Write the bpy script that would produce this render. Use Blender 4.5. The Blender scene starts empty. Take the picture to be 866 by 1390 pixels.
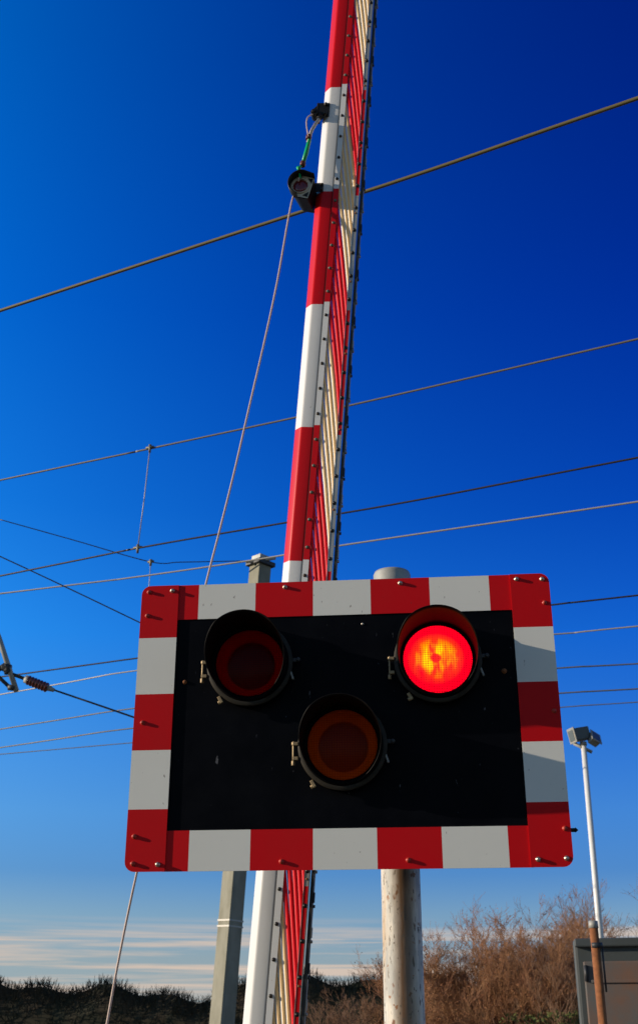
import bpy, bmesh, math, random
from mathutils import Vector, Matrix
from math import sin, cos, pi, radians

scene = bpy.context.scene
col = scene.collection
# ------------------------------------------------------------------ camera
CX, CY, F = 433.0, 650.0, 1575.0           # principal point / focal length in photo pixels
PITCH = radians(25.4)
CAM = Vector((0, 0, 1.6))
cd = bpy.data.cameras.new("camera")
cam = bpy.data.objects.new("camera", cd)
col.objects.link(cam)
scene.camera = cam
cam.location = CAM
cam.rotation_euler = (radians(90) + PITCH, 0, 0)
cd.sensor_fit = 'VERTICAL'
cd.sensor_height = 36.0
cd.lens = F / 1390 * 36.0
cd.shift_y = (CY - 695) / 1390
cd.clip_start = 0.05
cd.clip_end = 3000
cd.dof.use_dof = True
cd.dof.focus_distance = 3.75
cd.dof.aperture_fstop = 9.0

# ------------------------------------------------------------------ sky and sun
SUN_TO = Vector((-1.0, -0.105, 0.275)).normalized()
elev = math.asin(SUN_TO.z)
world = bpy.data.worlds.new("World")
scene.world = world
world.use_nodes = True
nt = world.node_tree
for n in list(nt.nodes):
    nt.nodes.remove(n)
N = nt.nodes.new
L = nt.links.new
out = N('ShaderNodeOutputWorld')
bg = N('ShaderNodeBackground')
bg.inputs['Strength'].default_value = 0.1
sky = N('ShaderNodeTexSky')
sky.sky_type = 'NISHITA'
sky.sun_disc = False
sky.sun_elevation = elev
sky.sun_rotation = math.atan2(SUN_TO.x, SUN_TO.y)
sky.altitude = 0
sky.air_density = 1.0
sky.dust_density = 0.0
sky.ozone_density = 4.0
# deep polarised winter sky: Nishita graded by elevation, darkest away from the sun
tc = N('ShaderNodeTexCoord')
sep = N('ShaderNodeSeparateXYZ')
L(tc.outputs['Generated'], sep.inputs[0])
grade = N('ShaderNodeValToRGB')
GR = ((0.0, (.68, .84, 1.30)), (.05, (.87, .86, 1.05)), (.083, (.80, .92, 1.17)), (.115, (.47, .80, 1.30)), (.16, (.45, .95, 1.58)),
      (.30, (.12, .93, 2.08)), (.40, (.04, .70, 1.98)), (.55, (.004, .52, 1.9)), (.71, (.0, .46, 1.7)), (1.0, (.0, .40, 1.6)))
ge = grade.color_ramp.elements
ge[0].position = 0.0
ge[1].position = 1.0
for pos_, c_ in GR[1:-1]:
    ge.new(pos_)
for k_, (pos_, c_) in enumerate(GR):
    ge[k_].position = pos_
    ge[k_].color = (c_[0] / 2.5, c_[1] / 2.5, c_[2] / 2.5, 1)
L(sep.outputs['Z'], grade.inputs[0])
def vm(op, a, b):
    n_ = N('ShaderNodeVectorMath')
    n_.operation = op
    for k_, q_ in enumerate((a, b)):
        if isinstance(q_, tuple): n_.inputs[k_].default_value = q_
        elif q_ is not None: L(q_, n_.inputs[k_])
    return n_.outputs[0]
def fm(op, a, b):
    n_ = N('ShaderNodeMath')
    n_.operation = op
    for k_, q_ in enumerate((a, b)):
        if isinstance(q_, (int, float)): n_.inputs[k_].default_value = q_
        elif q_ is not None: L(q_, n_.inputs[k_])
    return n_.outputs[0]
xcl = fm('MINIMUM', fm('MAXIMUM', sep.outputs['X'], -.4), .4)
zx = fm('MULTIPLY', fm('MAXIMUM', sep.outputs['Z'], 0.0), xcl)
cmb = N('ShaderNodeCombineXYZ')
for k_, e_ in enumerate((-7.0, -4.9, -2.0)):
    L(fm('POWER', 2.71828, fm('MULTIPLY', zx, e_)), cmb.inputs[k_])
graded = vm('MULTIPLY', vm('MULTIPLY', grade.outputs[0], (2.5, 2.5, 2.5)), cmb.outputs[0])
wy = N('ShaderNodeMapRange')
wy.interpolation_type = 'SMOOTHSTEP'
wy.inputs['From Min'].default_value = -.15
wy.inputs['From Max'].default_value = .45
L(sep.outputs['Y'], wy.inputs['Value'])
gmix = N('ShaderNodeMixRGB')
L(wy.outputs[0], gmix.inputs['Fac'])
gmix.inputs['Color1'].default_value = (1, 1, 1, 1)
L(graded, gmix.inputs['Color2'])
skyc = vm('MULTIPLY', sky.outputs[0], gmix.outputs[0])
# thin cloud streaks low over the horizon
mp = N('ShaderNodeMapping')
mp.inputs['Scale'].default_value = (2.0, 2.0, 85.0)
mp.inputs['Location'].default_value = (0.3, 0.0, 0.35)
L(tc.outputs['Generated'], mp.inputs['Vector'])
nz = N('ShaderNodeTexNoise')
nz.inputs['Scale'].default_value = 1.0
nz.inputs['Detail'].default_value = 9.0
nz.inputs['Roughness'].default_value = 0.6
nz.inputs['Distortion'].default_value = 0.35
L(mp.outputs[0], nz.inputs['Vector'])
cr = N('ShaderNodeValToRGB')
cr.color_ramp.elements[0].position = 0.43
cr.color_ramp.elements[0].color = (0, 0, 0, 1)
cr.color_ramp.elements[1].position = 0.56
cr.color_ramp.elements[1].color = (1, 1, 1, 1)
L(nz.outputs['Fac'], cr.inputs[0])
band = N('ShaderNodeValToRGB')
els = band.color_ramp.elements
els[0].position = 0.0
els[0].color = (1, 1, 1, 1)
els[1].position = 0.082
els[1].color = (0, 0, 0, 1)
e = els.new(0.066)
e.color = (0.9, 0.9, 0.9, 1)
L(sep.outputs['Z'], band.inputs[0])
mul = N('ShaderNodeMath')
mul.operation = 'MULTIPLY'
L(cr.outputs[0], mul.inputs[0])
L(band.outputs[0], mul.inputs[1])
mixc = N('ShaderNodeMixRGB')
mixc.inputs['Color2'].default_value = (6.9, 5.5, 4.5, 1)
mulk = N('ShaderNodeMath')
mulk.operation = 'MULTIPLY'
mulk.inputs[1].default_value = 0.95
L(mul.outputs[0], mulk.inputs[0])
L(mulk.outputs[0], mixc.inputs['Fac'])
L(skyc, mixc.inputs['Color1'])
L(mixc.outputs[0], bg.inputs['Color'])
L(bg.outputs[0], out.inputs['Surface'])

sd = bpy.data.lights.new("sun", 'SUN')
sd.energy = 4.8
sd.angle = radians(0.5)
sd.color = (1.0, 0.86, 0.68)
sun = bpy.data.objects.new("sun", sd)
col.objects.link(sun)
sun.rotation_euler = (-SUN_TO).to_track_quat('-Z', 'Y').to_euler()

scene.view_settings.view_transform = 'Standard'
scene.view_settings.look = 'None'
scene.view_settings.exposure = 0.0
scene.view_settings.gamma = 1.0

# ------------------------------------------------------------------ helpers
def ray(px, py):
    d = Vector(((px - CX), F, (CY - py)))
    return Vector((d.x, d.y * cos(PITCH) - d.z * sin(PITCH), d.y * sin(PITCH) + d.z * cos(PITCH)))

def at_y(px, py, Y):
    d = ray(px, py)
    return CAM + d * (Y / d.y)

def at_z(px, py, z):
    d = ray(px, py)
    return CAM + d * ((z - CAM.z) / d.z)

def tag(o, label=None, cat=None, group=None, kind=None):
    if label: o['label'] = label
    if cat: o['category'] = cat
    if group: o['group'] = group
    if kind: o['kind'] = kind
    return o

def empty(name, loc, rot=(0, 0, 0)):
    o = bpy.data.objects.new(name, None)
    o.location = loc
    o.rotation_euler = rot
    o.empty_display_size = 0.1
    col.objects.link(o)
    return o

class MB:
    """collects shapes in the parent's local space and links them as one mesh object"""
    def __init__(self):
        self.v, self.f, self.m, self.sm = [], [], [], []
    def add(self, vs, fs, mi=0, smooth=False):
        b = len(self.v)
        self.v += [tuple(p) for p in vs]
        self.f += [tuple(i + b for i in f) for f in fs]
        self.m += [mi] * len(fs)
        self.sm += [smooth] * len(fs)
    def box(self, c, s, mi=0, rot=None):
        c = Vector(c)
        vs = []
        for x in (-.5, .5):
            for y in (-.5, .5):
                for z in (-.5, .5):
                    p = Vector((x * s[0], y * s[1], z * s[2]))
                    if rot is not None: p = rot @ p
                    vs.append(c + p)
        self.add(vs, [(0, 1, 3, 2), (4, 6, 7, 5), (0, 4, 5, 1), (2, 3, 7, 6), (0, 2, 6, 4), (1, 5, 7, 3)], mi)
    def tube(self, pts, r, n=8, mi=0, caps=True, smooth=True):
        pts = [Vector(p) for p in pts]
        rs = r if isinstance(r, (list, tuple)) else [r] * len(pts)
        b = len(self.v)
        prev = None
        vs = []
        for i, p in enumerate(pts):
            a = pts[max(i - 1, 0)]
            c = pts[min(i + 1, len(pts) - 1)]
            t = (c - a)
            t = t.normalized() if t.length > 1e-9 else Vector((0, 0, 1))
            if prev is None:
                up = Vector((0, 0, 1)) if abs(t.z) < .9 else Vector((1, 0, 0))
                u = t.cross(up).normalized()
            else:
                u = (prev - t * prev.dot(t)).normalized()
            prev = u
            w = t.cross(u)
            for k in range(n):
                an = 2 * pi * k / n
                vs.append(p + (u * cos(an) + w * sin(an)) * rs[i])
        fs = []
        for i in range(len(pts) - 1):
            for k in range(n):
                k2 = (k + 1) % n
                fs.append((i * n + k, i * n + k2, (i + 1) * n + k2, (i + 1) * n + k))
        self.add(vs, fs, mi, smooth)
        if caps:
            m = (len(pts) - 1) * n
            self.f += [tuple(b + k for k in range(n))[::-1], tuple(b + m + k for k in range(n))]
            self.m += [mi, mi]
            self.sm += [False, False]
    def lathe(self, prof, n=48, mi=0, c=(0, 0, 0), axis='y-', smooth=True, scale=(1, 1)):
        """prof = [(radius, out)], out measured along -Y (towards the viewer side)"""
        vs = []
        for (r, o) in prof:
            for k in range(n):
                an = 2 * pi * k / n
                if axis == 'y-':
                    vs.append((c[0] + r * cos(an) * scale[0], c[1] - o, c[2] + r * sin(an) * scale[1]))
                else:
                    vs.append((c[0] + r * cos(an), c[1] + r * sin(an), c[2] + o))
        fs = []
        for i in range(len(prof) - 1):
            for k in range(n):
                k2 = (k + 1) % n
                fs.append((i * n + k, i * n + k2, (i + 1) * n + k2, (i + 1) * n + k))
        self.add(vs, fs, mi, smooth)
    def prism(self, poly, a, b, mi=0, xf=None):
        """poly in local (x, z); extruded from y=a to y=b"""
        n = len(poly)
        vs = [Vector((x, a, z)) for x, z in poly] + [Vector((x, b, z)) for x, z in poly]
        if xf: vs = [xf(p) for p in vs]
        fs = [tuple(range(n)), tuple(range(2 * n - 1, n - 1, -1))]
        fs += [(i, i + n, (i + 1) % n + n, (i + 1) % n) for i in range(n)]
        self.add(vs, fs, mi)
    def build(self, name, mats, parent=None, bevel=0.0, seg=2, autosmooth=True, label=None):
        me = bpy.data.meshes.new(name)
        me.from_pydata(self.v, [], self.f)
        if not isinstance(mats, (list, tuple)): mats = [mats]
        for m in mats: me.materials.append(m)
        me.polygons.foreach_set('material_index', self.m)
        me.polygons.foreach_set('use_smooth', self.sm)
        bm = bmesh.new()
        bm.from_mesh(me)
        bmesh.ops.recalc_face_normals(bm, faces=bm.faces)
        bm.to_mesh(me)
        bm.free()
        me.update()
        o = bpy.data.objects.new(name, me)
        col.objects.link(o)
        if parent: o.parent = parent
        if bevel > 0:
            md = o.modifiers.new('bevel', 'BEVEL')
            md.width = bevel
            md.segments = seg
            md.limit_method = 'ANGLE'
            md.angle_limit = radians(40)
        if label: o['label'] = label
        return o

# ------------------------------------------------------------------ materials
def newmat(name):
    m = bpy.data.materials.new(name)
    m.use_nodes = True
    return m, m.node_tree.nodes, m.node_tree.links, m.node_tree.nodes['Principled BSDF']

def mat(name, base, rough=0.5, metal=0.0, var=0.0, vscale=6.0, var2=None, coat=0.0, bump=0.0, bscale=60.0,
        stretch=(1, 1, 1), specs=None, spec=None):
    """var mixes base towards var2 by noise; specs = (colour, scale, threshold) adds small specks"""
    m, n, l, p = newmat(name)
    p.inputs['Roughness'].default_value = rough
    p.inputs['Metallic'].default_value = metal
    p.inputs['Coat Weight'].default_value = coat
    if spec is not None: p.inputs['Specular IOR Level'].default_value = spec
    t = n.new('ShaderNodeTexCoord')
    mpn = n.new('ShaderNodeMapping')
    mpn.inputs['Scale'].default_value = stretch
    l.new(t.outputs['Object'], mpn.inputs['Vector'])
    last = None
    if var > 0:
        nz = n.new('ShaderNodeTexNoise')
        nz.inputs['Scale'].default_value = vscale
        nz.inputs['Detail'].default_value = 8
        nz.inputs['Roughness'].default_value = 0.62
        l.new(mpn.outputs[0], nz.inputs['Vector'])
        r = n.new('ShaderNodeValToRGB')
        r.color_ramp.elements[0].position = 0.36
        r.color_ramp.elements[1].position = 0.7
        r.color_ramp.elements[0].color = (0, 0, 0, 1)
        r.color_ramp.elements[1].color = (var, var, var, 1)
        l.new(nz.outputs['Fac'], r.inputs[0])
        mx = n.new('ShaderNodeMixRGB')
        mx.inputs['Color1'].default_value = (*base, 1)
        mx.inputs['Color2'].default_value = (*(var2 or tuple(c * .6 for c in base)), 1)
        l.new(r.outputs[0], mx.inputs['Fac'])
        last = mx
        rr = n.new('ShaderNodeMapRange')
        rr.inputs['To Min'].default_value = max(rough - .08, 0.03)
        rr.inputs['To Max'].default_value = min(rough + .12, 1)
        l.new(nz.outputs['Fac'], rr.inputs['Value'])
        l.new(rr.outputs[0], p.inputs['Roughness'])
    if specs:
        for (scol, ssc, sth, sst) in specs:
            m2 = n.new('ShaderNodeMapping')
            m2.inputs['Scale'].default_value = sst
            l.new(t.outputs['Object'], m2.inputs['Vector'])
            nz = n.new('ShaderNodeTexNoise')
            nz.inputs['Scale'].default_value = ssc
            nz.inputs['Detail'].default_value = 3
            l.new(m2.outputs[0], nz.inputs['Vector'])
            r = n.new('ShaderNodeValToRGB')
            r.color_ramp.elements[0].position = sth
            r.color_ramp.elements[1].position = sth + .035
            r.color_ramp.elements[0].color = (0, 0, 0, 1)
            r.color_ramp.elements[1].color = (1, 1, 1, 1)
            l.new(nz.outputs['Fac'], r.inputs[0])
            mx = n.new('ShaderNodeMixRGB')
            if last: l.new(last.outputs[0], mx.inputs['Color1'])
            else: mx.inputs['Color1'].default_value = (*base, 1)
            mx.inputs['Color2'].default_value = (*scol, 1)
            l.new(r.outputs[0], mx.inputs['Fac'])
            last = mx
    if last: l.new(last.outputs[0], p.inputs['Base Color'])
    else: p.inputs['Base Color'].default_value = (*base, 1)
    if bump > 0:
        bz = n.new('ShaderNodeTexNoise')
        bz.inputs['Scale'].default_value = bscale
        bz.inputs['Detail'].default_value = 5
        l.new(mpn.outputs[0], bz.inputs['Vector'])
        bp = n.new('ShaderNodeBump')
        bp.inputs['Strength'].default_value = bump
        bp.inputs['Distance'].default_value = 0.002
        l.new(bz.outputs['Fac'], bp.inputs['Height'])
        l.new(bp.outputs[0], p.inputs['Normal'])
    return m

DIRT = ((0.38, 0.35, 0.31), 90.0, 0.715, (1, 1, .6))
M = {}
M['board_red'] = mat('board_red', (0.62, 0.002, 0.006), 0.42, var=.35, vscale=5, var2=(.54, .012, .012), bump=.05,
                     specs=[((.30, .03, .03), 70, .73, (1, 1, .35))], spec=.15)
M['board_red_dark'] = mat('board_red_dark', (0.59, 0.002, 0.005), 0.42, var=.35, vscale=7, var2=(.48, .006, .01), bump=.05, spec=.15)
M['board_white'] = mat('board_white', (0.80, 0.79, 0.72), 0.42, var=.3, vscale=4, var2=(.72, .71, .64), bump=.05,
                       specs=[DIRT], spec=.3)
M['board_black'] = mat('board_black', (0.0012, 0.0015, 0.003), 0.42, var=.8, vscale=7, var2=(.0045, .005, .007), bump=.12, spec=.05,
                       specs=[((.10, .10, .11), 55, .70, (1, 1, .4)), ((.06, .065, .08), 120, .725, (1.4, 1, .25))])
M['edge_metal'] = mat('edge_metal', (0.55, 0.54, 0.5), 0.35, .9)
M['boom_red'] = mat('boom_red', (0.66, 0.002, 0.006), 0.36, var=.5, vscale=6, var2=(.52, .006, .008), spec=.22, stretch=(1, 1, .3),
                      specs=[((.30, .05, .04), 80, .745, (1, 1, .5))])
M['boom_white'] = mat('boom_white', (0.80, 0.79, 0.76), 0.3, var=.35, vscale=7, var2=(.70, .68, .64), stretch=(1, 1, .4),
                      specs=[((.42, .38, .33), 60, .74, (1, 1, .5))], coat=.1)
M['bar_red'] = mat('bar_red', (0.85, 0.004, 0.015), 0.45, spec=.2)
M['bar_red_lit'] = mat('bar_red_lit', (0.85, 0.09, 0.10), 0.5, spec=.2)  # left faces of the red bars, sun highlight put into the colour
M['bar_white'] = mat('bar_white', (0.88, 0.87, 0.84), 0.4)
M['bar_white_shade'] = mat('bar_white_shade', (0.92, 0.60, 0.27), 0.5)  # warm shading on the white bars, put into the colour
M['alu'] = mat('alu', (0.50, 0.48, 0.44), 0.42, .55, var=.6, vscale=14, var2=(.30, .27, .23), bump=.1)
M['alu_dark'] = mat('alu_dark', (0.035, 0.04, 0.045), 0.5, .3, var=.5, vscale=20, var2=(.08, .07, .06))
M['black_plastic'] = mat('black_plastic', (0.010, 0.010, 0.011), 0.45, bump=.1, spec=.25)
M['visor_black'] = mat('visor_black', (0.006, 0.005, 0.005), 0.5, bump=.1, spec=.10)
M['matt_black'] = mat('matt_black', (0.002, 0.002, 0.0025), 0.6, spec=.05)
M['dark_bolt'] = mat('dark_bolt', (0.03, 0.035, 0.035), 0.4, .7, var=.5, vscale=80, var2=(.10, .05, .02))
M['green_bolt'] = mat('green_bolt', (0.12, 0.17, 0.14), 0.5, .4, var=.5, vscale=80, var2=(.08, .05, .03))
M['steel_bolt'] = mat('steel_bolt', (0.62, 0.58, 0.5), 0.32, .85, var=.6, vscale=150, var2=(.32, .2, .1))
M['red_bolt'] = mat('red_bolt', (0.55, 0.03, 0.02), 0.4, var=.6, vscale=150, var2=(.25, .08, .04))
M['rust'] = mat('rust', (0.36, 0.13, 0.04), 0.85, var=.8, vscale=25, var2=(.14, .05, .02), bump=.4)
M['brass'] = mat('brass', (0.38, 0.28, 0.15), 0.5, .4, var=.7, vscale=60, var2=(.22, .15, .08))
M['ring_metal'] = mat('ring_metal', (0.035, 0.030, 0.022), 0.5, .1, var=.6, vscale=40, var2=(.012, .011, .010), spec=.2)
M['galv'] = mat('galv', (0.42, 0.42, 0.38), 0.6, .25, var=.6, vscale=9, var2=(.27, .27, .25), bump=.15)
M['galv_concrete'] = mat('galv_concrete', (0.31, 0.295, 0.22), 0.75, 0, var=.8, vscale=10, var2=(.20, .19, .13), bump=.3,
                         stretch=(1, 1, .35))
M['wire'] = mat('wire', (0.20, 0.19, 0.15), 0.55, .4, var=.4, vscale=2, var2=(.14, .12, .08))
M['wire_olive'] = mat('wire_olive', (0.15, 0.12, 0.04), 0.6, .1, var=.4, vscale=4, var2=(.12, .10, .04))
M['wire_dark'] = mat('wire_dark', (0.05, 0.045, 0.04), 0.5, .6)
M['wire_pale'] = mat('wire_pale', (0.40, 0.38, 0.33), 0.5, .2)
M['rope'] = mat('rope', (0.62, 0.46, 0.38), 0.7, var=.5, vscale=60, var2=(.5, .42, .38))
M['cable_white'] = mat('cable_white', (0.70, 0.58, 0.46), 0.6)
M['green_tape'] = mat('green_tape', (0.005, 0.40, 0.12), 0.35)
M['brown_tape'] = mat('brown_tape', (0.12, 0.02, 0.012), 0.5)
M['ceramic'] = mat('ceramic', (0.10, 0.018, 0.012), 0.18, coat=.4)
M['white_paint'] = mat('white_paint', (0.80, 0.79, 0.76), 0.4, var=.3, vscale=8, var2=(.6, .57, .5))
M['cabinet'] = mat('cabinet', (0.055, 0.065, 0.065), 0.5, var=.6, vscale=5, var2=(.035, .04, .035), bump=.2)
M['cabinet_panel'] = mat('cabinet_panel', (0.10, 0.10, 0.095), 0.6, var=.9, vscale=5, var2=(.17, .085, .05), bump=.2)
M['flood_face'] = mat('flood_face', (0.42, 0.40, 0.34), 0.45, .3, var=.5, vscale=20)
M['flood_body'] = mat('flood_body', (0.10, 0.11, 0.11), 0.45, .4)
M['glass_dark'] = mat('glass_dark', (0.10, 0.13, 0.14), 0.08, 0)
M['cream'] = mat('cream', (0.62, 0.55, 0.42), 0.5)
M['led_red'] = mat('led_red', (0.16, 0.008, 0.012), 0.15, coat=.5)
M['twig_brown'] = mat('twig_brown', (0.27, 0.115, 0.055), 0.85, var=1, vscale=2.2, var2=(.36, .19, .08))
M['twig_grey'] = mat('twig_grey', (0.25, 0.14, 0.08), 0.85, var=.8, vscale=2.5, var2=(.16, .08, .04))
M['leaf_rust'] = mat('leaf_rust', (0.38, 0.145, 0.045), 0.8, var=.8, vscale=3, var2=(.18, .08, .04))
M['leaf_green'] = mat('leaf_green', (0.12, 0.14, 0.02), 0.8, var=.8, vscale=6, var2=(.05, .07, .015))
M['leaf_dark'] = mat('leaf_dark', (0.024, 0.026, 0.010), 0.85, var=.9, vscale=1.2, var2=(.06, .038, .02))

# white signal post: flaking paint with rust pits and runs
def post_material():
    m, n, l, p = newmat('post_paint')
    t = n.new('ShaderNodeTexCoord')
    def noise(scale, stretch, detail=6, rough=.6):
        mp = n.new('ShaderNodeMapping'); mp.inputs['Scale'].default_value = stretch
        l.new(t.outputs['Object'], mp.inputs['Vector'])
        z = n.new('ShaderNodeTexNoise'); z.inputs['Scale'].default_value = scale
        z.inputs['Detail'].default_value = detail; z.inputs['Roughness'].default_value = rough
        l.new(mp.outputs[0], z.inputs['Vector'])
        return z.outputs['Fac']
    def ramp(s, a, b):
        r = n.new('ShaderNodeValToRGB')
        r.color_ramp.elements[0].position = a; r.color_ramp.elements[1].position = b
        r.color_ramp.elements[0].color = (0, 0, 0, 1); r.color_ramp.elements[1].color = (1, 1, 1, 1)
        l.new(s, r.inputs[0]); return r.outputs[0]
    def mix(fac, a, b):
        x = n.new('ShaderNodeMixRGB'); l.new(fac, x.inputs['Fac'])
        if isinstance(a, tuple): x.inputs['Color1'].default_value = (*a, 1)
        else: l.new(a, x.inputs['Color1'])
        x.inputs['Color2'].default_value = (*b, 1)
        return x.outputs[0]
    c = mix(ramp(noise(6, (1, 1, .35)), .42, .72), (.78, .75, .68), (.62, .50, .33))
    c = mix(ramp(noise(14, (1, 1, .12)), .52, .72), c, (.45, .27, .11))
    c = mix(ramp(noise(11, (1.3, 1.3, .25), 9, .7), .47, .60), c, (.42, .41, .37))
    c = mix(ramp(noise(60, (1, 1, .3)), .66, .70), c, (.22, .17, .12))
    pits = ramp(noise(34, (1, 1, .55), 2), .655, .70)
    c = mix(pits, c, (.20, .075, .025))
    vor = n.new('ShaderNodeTexVoronoi'); vor.inputs['Scale'].default_value = 26
    dn = n.new('ShaderNodeTexNoise'); dn.inputs['Scale'].default_value = 45; l.new(t.outputs['Object'], dn.inputs['Vector'])
    dm = n.new('ShaderNodeVectorMath'); dm.operation = 'MULTIPLY_ADD'; dm.inputs[1].default_value = (.035, .035, .05)
    l.new(dn.outputs['Color'], dm.inputs[0]); l.new(t.outputs['Object'], dm.inputs[2])
    l.new(dm.outputs[0], vor.inputs['Vector'])
    inv = n.new('ShaderNodeMath'); inv.operation = 'LESS_THAN'; inv.inputs[1].default_value = .17
    l.new(vor.outputs['Distance'], inv.inputs[0])
    gate = n.new('ShaderNodeMath'); gate.operation = 'MULTIPLY'
    l.new(inv.outputs[0], gate.inputs[0]); l.new(ramp(noise(9, (1, 1, 1), 1), .45, .55), gate.inputs[1])
    c = mix(gate.outputs[0], c, (.28, .11, .03))
    # long rust run, darkened and widened to paint the tube's shade, and flaked specks
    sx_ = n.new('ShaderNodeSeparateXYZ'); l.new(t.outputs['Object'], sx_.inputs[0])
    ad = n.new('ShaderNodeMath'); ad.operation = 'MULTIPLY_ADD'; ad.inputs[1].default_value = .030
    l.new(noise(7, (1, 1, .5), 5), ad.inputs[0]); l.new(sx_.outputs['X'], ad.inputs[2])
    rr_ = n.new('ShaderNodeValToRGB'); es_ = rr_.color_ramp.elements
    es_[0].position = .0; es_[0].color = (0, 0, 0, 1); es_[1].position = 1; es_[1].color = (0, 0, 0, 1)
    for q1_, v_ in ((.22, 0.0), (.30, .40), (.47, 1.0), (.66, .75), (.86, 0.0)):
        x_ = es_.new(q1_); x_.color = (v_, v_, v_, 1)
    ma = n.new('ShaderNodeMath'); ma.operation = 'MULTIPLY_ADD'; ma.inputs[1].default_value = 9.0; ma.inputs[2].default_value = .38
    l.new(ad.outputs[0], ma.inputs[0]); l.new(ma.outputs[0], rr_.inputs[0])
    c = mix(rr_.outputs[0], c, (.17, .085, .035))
    c = mix(ramp(noise(90, (1, 1, .35), 3), .60, .64), c, (.13, .10, .07))
    l.new(c, p.inputs['Base Color'])
    p.inputs['Roughness'].default_value = .55
    b = n.new('ShaderNodeBump'); b.inputs['Strength'].default_value = .5; b.inputs['Distance'].default_value = .002
    l.new(noise(50, (1, 1, .3)), b.inputs['Height']); l.new(b.outputs[0], p.inputs['Normal'])
    return m
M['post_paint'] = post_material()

def lens_grid(n, l, t, amount=9.0):
    """0..1 value: rectangular moulded grid of the lens"""
    sp = n.new('ShaderNodeSeparateXYZ'); l.new(t.outputs['Object'], sp.inputs[0])
    outs = []
    for ax, fr in (('X', 135.0), ('Z', 150.0)):
        a = n.new('ShaderNodeMath'); a.operation = 'MULTIPLY'; a.inputs[1].default_value = fr
        l.new(sp.outputs[ax], a.inputs[0])
        f = n.new('ShaderNodeMath'); f.operation = 'FRACT'; l.new(a.outputs[0], f.inputs[0])
        g = n.new('ShaderNodeMath'); g.operation = 'GREATER_THAN'; g.inputs[1].default_value = .24
        l.new(f.outputs[0], g.inputs[0]); outs.append(g.outputs[0])
    m = n.new('ShaderNodeMath'); m.operation = 'MULTIPLY'
    l.new(outs[0], m.inputs[0]); l.new(outs[1], m.inputs[1])
    return m.outputs[0]

def lens_off(name, tint, dcol, dmix):
    """tinted moulded lens: clear enough to see the reflector dish behind it"""
    m, n, l, p = newmat(name)
    n.remove(p)
    t = n.new('ShaderNodeTexCoord')
    g = lens_grid(n, l, t)
    tr = n.new('ShaderNodeBsdfTransparent')
    mx = n.new('ShaderNodeMixRGB')
    mx.inputs['Color1'].default_value = (tint[0] * .7, tint[1] * .6, tint[2] * .6, 1)
    mx.inputs['Color2'].default_value = (*tint, 1)
    l.new(g, mx.inputs['Fac']); l.new(mx.outputs[0], tr.inputs['Color'])
    df = n.new('ShaderNodeBsdfDiffuse'); df.inputs['Color'].default_value = (*dcol, 1)
    rf = n.new('ShaderNodeBsdfRefraction'); rf.inputs['IOR'].default_value = 1.12; rf.inputs['Roughness'].default_value = .3
    l.new(mx.outputs[0], rf.inputs['Color'])
    m0 = n.new('ShaderNodeMixShader'); m0.inputs[0].default_value = .6
    l.new(tr.outputs[0], m0.inputs[1]); l.new(rf.outputs[0], m0.inputs[2])
    m1 = n.new('ShaderNodeMixShader'); m1.inputs[0].default_value = dmix
    l.new(m0.outputs[0], m1.inputs[1]); l.new(df.outputs[0], m1.inputs[2])
    gl = n.new('ShaderNodeBsdfGlossy'); gl.inputs['Roughness'].default_value = .22
    bp = n.new('ShaderNodeBump'); bp.inputs['Strength'].default_value = .4; bp.inputs['Distance'].default_value = .001
    l.new(g, bp.inputs['Height']); l.new(bp.outputs[0], gl.inputs['Normal'])
    m2 = n.new('ShaderNodeMixShader'); m2.inputs[0].default_value = .006
    l.new(m1.outputs[0], m2.inputs[1]); l.new(gl.outputs[0], m2.inputs[2])
    l.new(m2.outputs[0], n['Material Output'].inputs['Surface'])
    return m
M['lens_red'] = lens_off('lens_red', (.9, .006, .008), (.50, .002, .002), .13)
M['lens_amber'] = lens_off('lens_amber', (1.0, .34, .015), (1.0, .065, .003), .17)
M['reflector'] = mat('reflector', (0.88, 0.87, 0.84), 0.4, 0, bump=.2, bscale=90)

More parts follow.
